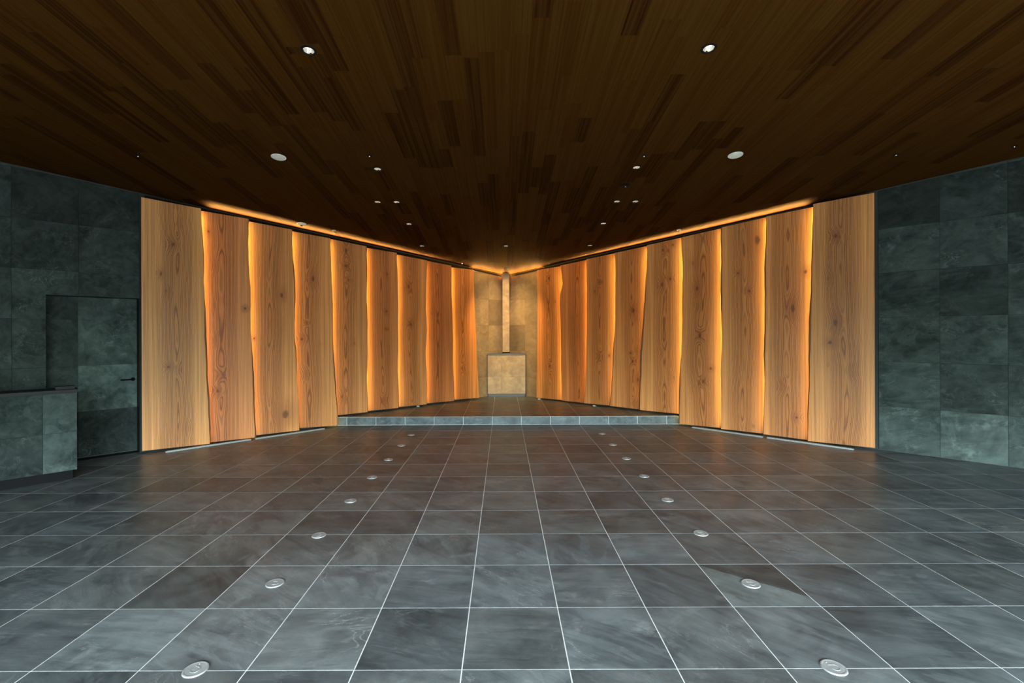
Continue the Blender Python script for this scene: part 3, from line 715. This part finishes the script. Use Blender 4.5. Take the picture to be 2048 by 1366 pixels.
# ---------------------------------------- altar
AY = 11.098; AX0, AX1 = -0.372, 0.507
A_Z0, A_Z1 = STEP_Z, 1.148
altar = tag(empty('altar', ((AX0 + AX1) / 2, AY, STEP_Z)), 'warm-lit stone-clad altar block with dark slate top, in the far corner', 'altar')
def achild(name, me, m):
    o = obj(name, me, m, altar); o.matrix_parent_inverse = Matrix.Translation(-Vector(altar.location)); return o
def plan(m, f=0.0): return [(AX0 + m, AY + 0.010 + f), (AX1 - m, AY + 0.010 + f), (AX1 - m, AY + 0.05), (VX + 0.02, VY - 0.03), (VX - 0.02, VY - 0.03), (AX0 + m, AY + 0.03)]
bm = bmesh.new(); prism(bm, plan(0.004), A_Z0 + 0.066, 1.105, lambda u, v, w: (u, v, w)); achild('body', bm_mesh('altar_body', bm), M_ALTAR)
bm = bmesh.new(); prism(bm, plan(0.012, 0.008), A_Z0, A_Z0 + 0.066, lambda u, v, w: (u, v, w)); achild('plinth', bm_mesh('altar_plinth', bm), M_SLAB)
bm = bmesh.new(); prism(bm, [(AX0 - 0.004, AY - 0.004), (AX1 + 0.004, AY - 0.004), (AX1 + 0.004, AY + 0.03), (VX + 0.02, VY - 0.025), (VX - 0.02, VY - 0.025), (AX0 - 0.004, AY + 0.01)], 1.105, A_Z1, lambda u, v, w: (u, v, w))
achild('top_slab', bm_mesh('altar_top', bm), M_SLAB)
zj = 0.604
for (xa, xb) in ((AX0, AX0 + 0.31), (AX0 + 0.31, AX1)):
    for (za, zb) in ((A_Z0 + 0.067, zj), (zj, 1.104)):
        me = tile_mesh('altar_tile', [(0.0008, 0.0008), (xb - xa - 0.0008, 0.0008), (xb - xa - 0.0008, zb - za - 0.0008), (0.0008, zb - za - 0.0008)], lambda u, v, w: (u, -w, v), 0.0100, 0.0008)
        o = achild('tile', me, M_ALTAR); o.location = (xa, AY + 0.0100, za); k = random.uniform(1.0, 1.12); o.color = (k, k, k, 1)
# stone post hanging over the altar
PY = 11.33; PXc = 0.060
bm = bmesh.new(); zt = ceil_z(PY) - 0.004
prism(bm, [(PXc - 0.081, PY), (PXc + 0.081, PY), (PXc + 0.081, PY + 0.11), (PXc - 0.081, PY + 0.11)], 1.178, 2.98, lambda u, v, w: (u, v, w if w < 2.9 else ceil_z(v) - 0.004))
post = tag(obj('stone_post', bm_mesh('stone_post', bm), M_ALTAR), 'slim warm-lit stone post rising from the altar top to the ceiling', 'post')
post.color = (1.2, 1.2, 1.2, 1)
bm = bmesh.new(); box(bm, PXc - 0.088, PXc + 0.088, PY - 0.005, PY + 0.115, A_Z1, 1.178); obj('foot', bm_mesh('post_foot', bm), M_BLACK, post)

# ---------------------------------------- reception counter
CA, CO, CB = 7.876, 1.011, 0.67      # end along the wall, front face, back face (distances from the wall)
CEND = 9.9
counter = tag(empty('counter', WL.p(CA + 0.6, 0.84, 0)), 'stone-clad reception counter with black top, left of the door', 'counter')
def cchild(name, me, m):
    o = obj(name, me, m, counter); o.matrix_parent_inverse = Matrix.Translation(-Vector(counter.location)); return o
bm = bmesh.new(); wall_prism(bm, WL, [(CA + 0.008, 0.105), (CEND, 0.105), (CEND, 0.967), (CA + 0.008, 0.967)], CB + 0.008, CO - 0.010)
cchild('body', bm_mesh('counter_body', bm), M_WALL)
bm = bmesh.new(); wall_prism(bm, WL, [(CA + 0.035, 0.0), (CEND, 0.0), (CEND, 0.105), (CA + 0.035, 0.105)], CB + 0.03, CO - 0.035)
cchild('plinth', bm_mesh('counter_plinth', bm), M_BLACK)
bm = bmesh.new(); wall_prism(bm, WL, [(CA - 0.010, 0.967), (CEND, 0.967), (CEND, 1.003), (CA - 0.010, 1.003)], CB - 0.01, CO + 0.010)
cchild('counter_top', bm_mesh('counter_top', bm), M_DARK)
ct = [(CA, CA + 0.277), (CA + 0.277, CA + 0.877), (CA + 0.877, CA + 1.477), (CA + 1.477, CEND)]
tones = {(0, 0): 1.15, (0, 1): 1.25, (1, 0): 0.7, (1, 1): 0.9}
for ci, (a, b) in enumerate(ct):
    for ri, (z0, z1) in enumerate(((0.105, 0.534), (0.534, 0.966))):
        p = [(a + 0.0012, z0 + 0.0012), (b - 0.0012, z0 + 0.0012), (b - 0.0012, z1 - 0.0012), (a + 0.0012, z1 - 0.0012)]
        me = tile_mesh('counter_tile', [(u - a, v - z0) for u, v in p], lambda u, v, w: WL.out * u + WL.n * w + Vector((0, 0, v)), 0.010, 0.0009)
        o = cchild('tile', me, M_WALL); o.location = WL.p(a, CO - 0.010, z0); k = tones.get((ci, ri), 1.1); o.color = (k, k, k, 1)
bm = bmesh.new(); wall_prism(bm, WL, [(CA + 0.012, 1.003), (CA + 0.175, 1.003), (CA + 0.175, 1.036), (CA + 0.012, 1.036)], 0.845, 0.955)
bmesh.ops.bevel(bm, geom=[e for e in bm.edges], offset=0.003, segments=2, affect='EDGES')
box_o = obj('tray', bm_mesh('tray', bm), M_DARK); tag(box_o, 'small black box lying on the end of the counter top', 'box')

# ---------------------------------------- floor bars under the timber slabs
for side, W in (('L', WL), ('R', WR)):
    for q, (a0, a1) in enumerate(((4.705, 5.80), (5.86, 6.94))):
        t = empty('floor_bar', W.p((a0 + a1) / 2, 0.285, 0))
        bm = bmesh.new()
        wall_prism(bm, W, [(a0, 0.0), (a1, 0.0), (a1, 0.016), (a0, 0.016)], 0.262, 0.31)
        bmesh.ops.bevel(bm, geom=[e for e in bm.edges], offset=0.002, segments=1, affect='EDGES')
        c = obj('housing', bm_mesh('bar_housing', bm), M_ALU, t); c.matrix_parent_inverse = Matrix.Translation(-Vector(t.location))
        bm = bmesh.new()
        for s_ in (0.268, 0.288):
            wall_prism(bm, W, [(a0 + 0.02, 0.016), (a1 - 0.02, 0.016), (a1 - 0.02, 0.0185), (a0 + 0.02, 0.0185)], s_, s_ + 0.014)
        c = obj('slat', bm_mesh('bar_slats', bm), M_ALU, t); c.matrix_parent_inverse = Matrix.Translation(-Vector(t.location))
        tag(t, 'pale grey metal bar on the floor below the %s slabs, %s' % ('left' if side == 'L' else 'right', 'nearer the stage' if q == 0 else 'nearer the stone wall'), 'floor bar', 'metal bars along the slabs')

# ---------------------------------------- round caps let into the floor
CAPS = {'left': [(-1.478, y) for y in (2.275, 3.065, 3.796, 4.582, 5.334, 6.088, 6.869, 7.585)], 'right': [(1.572, y) for y in (2.273, 3.037, 3.807, 4.577, 5.343, 6.107, 6.867, 7.626)]}
bm = bmesh.new(); lathe(bm, [(0.0, 0.0048), (0.044, 0.0048), (0.050, 0.0058), (0.0545, 0.0050), (0.0565, 0.0), (0.0, 0.0)], 40)
me_cap = bm_mesh('floor_cap', bm, False)
bm = bmesh.new()
def arc_bar(bm, cx, cy, r, a0, a1, w, z0, z1, n=14):
    pts = [(cx + rr_ * math.cos(a), cy + rr_ * math.sin(a)) for rr_, rng_ in ((r + w / 2, range(n + 1)), (r - w / 2, range(n, -1, -1))) for a in [a0 + (a1 - a0) * k / n for k in rng_]]
    prism(bm, pts, z0, z1, lambda u, v, w_: (u, v, w_))
arc_bar(bm, 0.004, -0.004, 0.020, math.radians(200), math.radians(470), 0.0035, 0.0048, 0.0062)
box(bm, -0.020, -0.004, 0.012, 0.0155, 0.0048, 0.0062)
me_ring = bm_mesh('cap_ring', bm)
bm = bmesh.new(); lathe(bm, [(0.0, 0.0064), (0.0028, 0.0060), (0.0036, 0.0048), (0.0, 0.0048)], 12, c=(-0.018, 0.030)); me_riv = bm_mesh('cap_rivet', bm)
ORD = ['nearest to the camera', 'second from the camera', 'third from the camera', 'fourth from the camera', 'fifth from the camera', 'sixth from the camera', 'seventh from the camera', 'farthest, close to the stage step']
for side, pts in CAPS.items():
    for k, (x, y) in enumerate(pts):
        o = obj('floor_marker', me_cap, M_CAP); o.location = (x, y, 0.0); o.rotation_euler = (0, 0, random.uniform(-0.6, 0.6))
        tag(o, 'round metal disc set in the floor, %s in the %s row' % (ORD[k].replace(', close to the stage step', ' from the camera'), side), 'floor disc', 'round metal discs in the floor')
        obj('lifting_ring', me_ring, M_CAP, o); obj('rivet', me_riv, M_CAP, o)

# small uplights on the stage
bm = bmesh.new(); lathe(bm, [(0.030, 0.0), (0.038, 0.0), (0.038, 0.012), (0.030, 0.014)], 28); me_ur = bm_mesh('uplight_ring', bm)
bm = bmesh.new(); lathe(bm, [(0.0, 0.011), (0.030, 0.010), (0.030, 0.0), (0.0, 0.0)], 28); me_ul = bm_mesh('uplight_lens', bm)
for (x, y, z, lab) in ((-1.735, 9.625, STEP_Z, 'under the left timber slabs'), (1.822, 9.60, STEP_Z, 'under the right timber slabs'), (0.795, 10.62, STEP_Z, 'under the orange slab right of the altar')):
    o = obj('floor_uplight', me_ur, M_ALU); o.location = (x, y, z); tag(o, 'small round floor light on the stage ' + lab, 'floor light', 'floor lights on the stage'); obj('lens', me_ul, M_STRIPL, o)

# ---------------------------------------- things on the ceiling (all hung on the ceiling slope)
SL = math.atan(CS)
def hang(o, x, y, dz=0.0): o.location = (x, y, ceil_z(y) + dz); o.rotation_euler = (-SL, 0, 0)
bm = bmesh.new(); lathe(bm, [(0.0425, 0.006), (0.0425, -0.0035), (0.046, -0.005), (0.060, -0.0035), (0.0615, -0.0005), (0.0425, -0.0005)], 36); me_trim = bm_mesh('downlight_trim', bm, False)
bm = bmesh.new()
seg = 36; prof = [(0.0420, 0.002), (0.0385, 0.022), (0.0330, 0.045), (0.0240, 0.066), (0.0165, 0.075)]
rings = [[bm.verts.new(((r * (1 + 0.02 * (i % 2))) * math.cos(2 * math.pi * i / seg), (r * (1 + 0.02 * (i % 2))) * math.sin(2 * math.pi * i / seg), z)) for i in range(seg)] for r, z in prof]
for a, b in zip(rings, rings[1:]):
    for i in range(seg): bm.faces.new((a[i], a[(i + 1) % seg], b[(i + 1) % seg], b[i]))
me_refl = bm_mesh('reflector', bm)
bm = bmesh.new(); lathe(bm, [(0.0, 0.052), (0.008, 0.055), (0.012, 0.065), (0.0125, 0.078), (0.0, 0.078)], 20); me_bulb = bm_mesh('bulb', bm, True)
DL = ['large bright one nearest the camera, left of centre', 'large bright one nearest the camera, right of centre', 'left line, beyond the round speaker', 'right line, before the black fitting',
      'outer one of the pair on the left', 'inner one of the pair on the left', 'inner one of the pair on the right', 'outer one of the pair on the right',
      'on the left, next beyond the pair', 'on the right, next beyond the pair', 'last in the left line, near the slabs', 'last in the right line, near the slabs',
      'on the centre line, the one farther from the corner', 'on the centre line, right above the altar']
for (x, y), lab in zip(LIGHTS, DL):
    o = obj('downlight', me_trim, M_BLACK); hang(o, x, y); tag(o, 'recessed ceiling spot with black rim, ' + lab, 'ceiling light', 'recessed ceiling spots')
    obj('reflector', me_refl, M_REFL, o); obj('bulb', me_bulb, M_LAMP, o)
def spot(x, y, target, power, size, blend=0.6, color=WARM):
    l = bpy.data.lights.new('spot_light', 'SPOT'); l.energy = power; l.spot_size = math.radians(size); l.spot_blend = blend; l.color = color; l.shadow_soft_size = 0.03
    o = bpy.data.objects.new('spot_light', l); COL.objects.link(o); o.location = (x, y, ceil_z(y) - 0.02)
    o.rotation_euler = (Vector(target) - o.location).to_track_quat('-Z', 'Y').to_euler()
spot(0.054, 9.131, (0.06, 11.3, 1.35), 430, 60, 1.0, (1.0, 0.62, 0.27))
spot(0.063, 10.964, (0.06, 11.15, 0.5), 28, 140, 1.0, (1.0, 0.66, 0.30))

# black camera-like fitting
bm = bmesh.new(); lathe(bm, [(0.0, 0.0), (0.066, 0.0), (0.066, -0.006), (0.058, -0.010), (0.030, -0.012), (0.0, -0.012)], 36)
o = obj('ceiling_fitting', bm_mesh('ceiling_fitting', bm), M_BLACK); hang(o, 1.636, 6.356); tag(o, 'flat black round fitting on the ceiling between the right-hand spots', 'ceiling fitting')
bm = bmesh.new(); lathe(bm, [(0.0, -0.024), (0.008, -0.021), (0.012, -0.012), (0.0, -0.012)], 16); obj('lens', bm_mesh('fitting_lens', bm, True), M_CHROME, o)
# sprinklers
bm = bmesh.new(); lathe(bm, [(0.013, 0.0), (0.030, 0.0), (0.031, -0.004), (0.024, -0.006), (0.013, -0.004)], 28); me_sr = bm_mesh('sprinkler_ring', bm)
bm = bmesh.new(); lathe(bm, [(0.0, -0.012), (0.008, -0.011), (0.010, -0.003), (0.010, 0.0), (0.0, 0.0)], 16); me_sp = bm_mesh('sprinkler_pin', bm, True)
for (x, y, lab) in ((-4.205, 5.487, 'far left, beside the left stone wall'), (-1.543, 5.507, 'left of centre, just before a spot'), (1.641, 5.532, 'right of centre, just before a spot'), (4.568, 5.53, 'far right, before the right stone wall'), (5.741, 5.341, 'at the right edge of the picture')):
    o = obj('ceiling_sensor', me_sr, M_BLACK); hang(o, x, y); tag(o, 'tiny black-rimmed ceiling sensor with a metal tip, ' + lab, 'sensor', 'tiny ceiling sensors'); obj('tip', me_sp, M_CHROME, o)
bm = bmesh.new(); lathe(bm, [(0.0, 0.0), (0.036, 0.0), (0.034, -0.007), (0.012, -0.012), (0.0, -0.012)], 24); me_r1 = bm_mesh('sprinkler_rose', bm)
bm = bmesh.new(); lathe(bm, [(0.0, -0.055), (0.016, -0.054), (0.016, -0.051), (0.004, -0.049), (0.005, -0.012), (0.0, -0.012)], 16); me_r2 = bm_mesh('sprinkler_head', bm)
for (x, y, lab) in ((-2.90, 8.16, 'left row of slabs'), (3.03, 8.20, 'right row of slabs')):
    o = obj('sprinkler', me_r1, M_ALU); hang(o, x, y); tag(o, 'pendent sprinkler on the ceiling above the ' + lab, 'sprinkler', 'pendent sprinklers'); obj('head', me_r2, M_ALU, o)
bm = bmesh.new(); lathe(bm, [(0.0, -0.035), (0.004, -0.034), (0.0035, -0.006), (0.014, -0.003), (0.014, 0.0), (0.0, 0.0)], 14); me_hk = bm_mesh('ceiling_pin', bm)
for (x, y, lab) in ((-0.894, 10.448, 'short', ), (1.007, 10.476, 'short'), (-1.565, 9.71, 'outer'), (1.686, 9.755, 'outer')):
    o = obj('ceiling_hook', me_hk, M_CHROME); hang(o, x, y)
    tag(o, 'tiny metal pin on the ceiling %s, %s' % ('nearest the stone corner' if lab == 'short' else 'beside the last spot of its line', 'left side' if x < 0 else 'right side'), 'hook', 'tiny ceiling pins')
# round speakers
bm = bmesh.new(); lathe(bm, [(0.066, 0.0), (0.082, 0.0), (0.081, -0.005), (0.074, -0.009), (0.066, -0.008)], 44); me_s0 = bm_mesh('speaker_rim', bm)
bm = bmesh.new(); lathe(bm, [(0.0, -0.012), (0.022, -0.011), (0.024, -0.007), (0.042, -0.009), (0.044, -0.006), (0.066, -0.0065), (0.066, 0.0), (0.0, 0.0)], 44); me_s1 = bm_mesh('speaker_grille', bm)
for (x, y, lab) in ((-2.603, 5.523, 'left'), (2.696, 5.516, 'right')):
    o = obj('ceiling_speaker', me_s0, M_WHITE); hang(o, x, y); tag(o, 'round white speaker disc on the %s half of the ceiling' % lab, 'speaker', 'round white ceiling discs'); obj('grille', me_s1, M_WHITE, o)
bm = bmesh.new(); lathe(bm, [(0.0, -0.030), (0.030, -0.030), (0.055, -0.022), (0.072, -0.008), (0.074, 0.0), (0.0, 0.0)], 36)
o = obj('smoke_detector', bm_mesh('smoke_detector', bm, False), M_WHITE); hang(o, -3.31, 7.82); tag(o, 'domed white smoke detector on the ceiling above the left slabs', 'smoke detector')
bm = bmesh.new(); lathe(bm, [(0.0, -0.044), (0.016, -0.043), (0.018, -0.030), (0.0, -0.030)], 20); obj('sensor', bm_mesh('detector_sensor', bm), M_DARK, o)
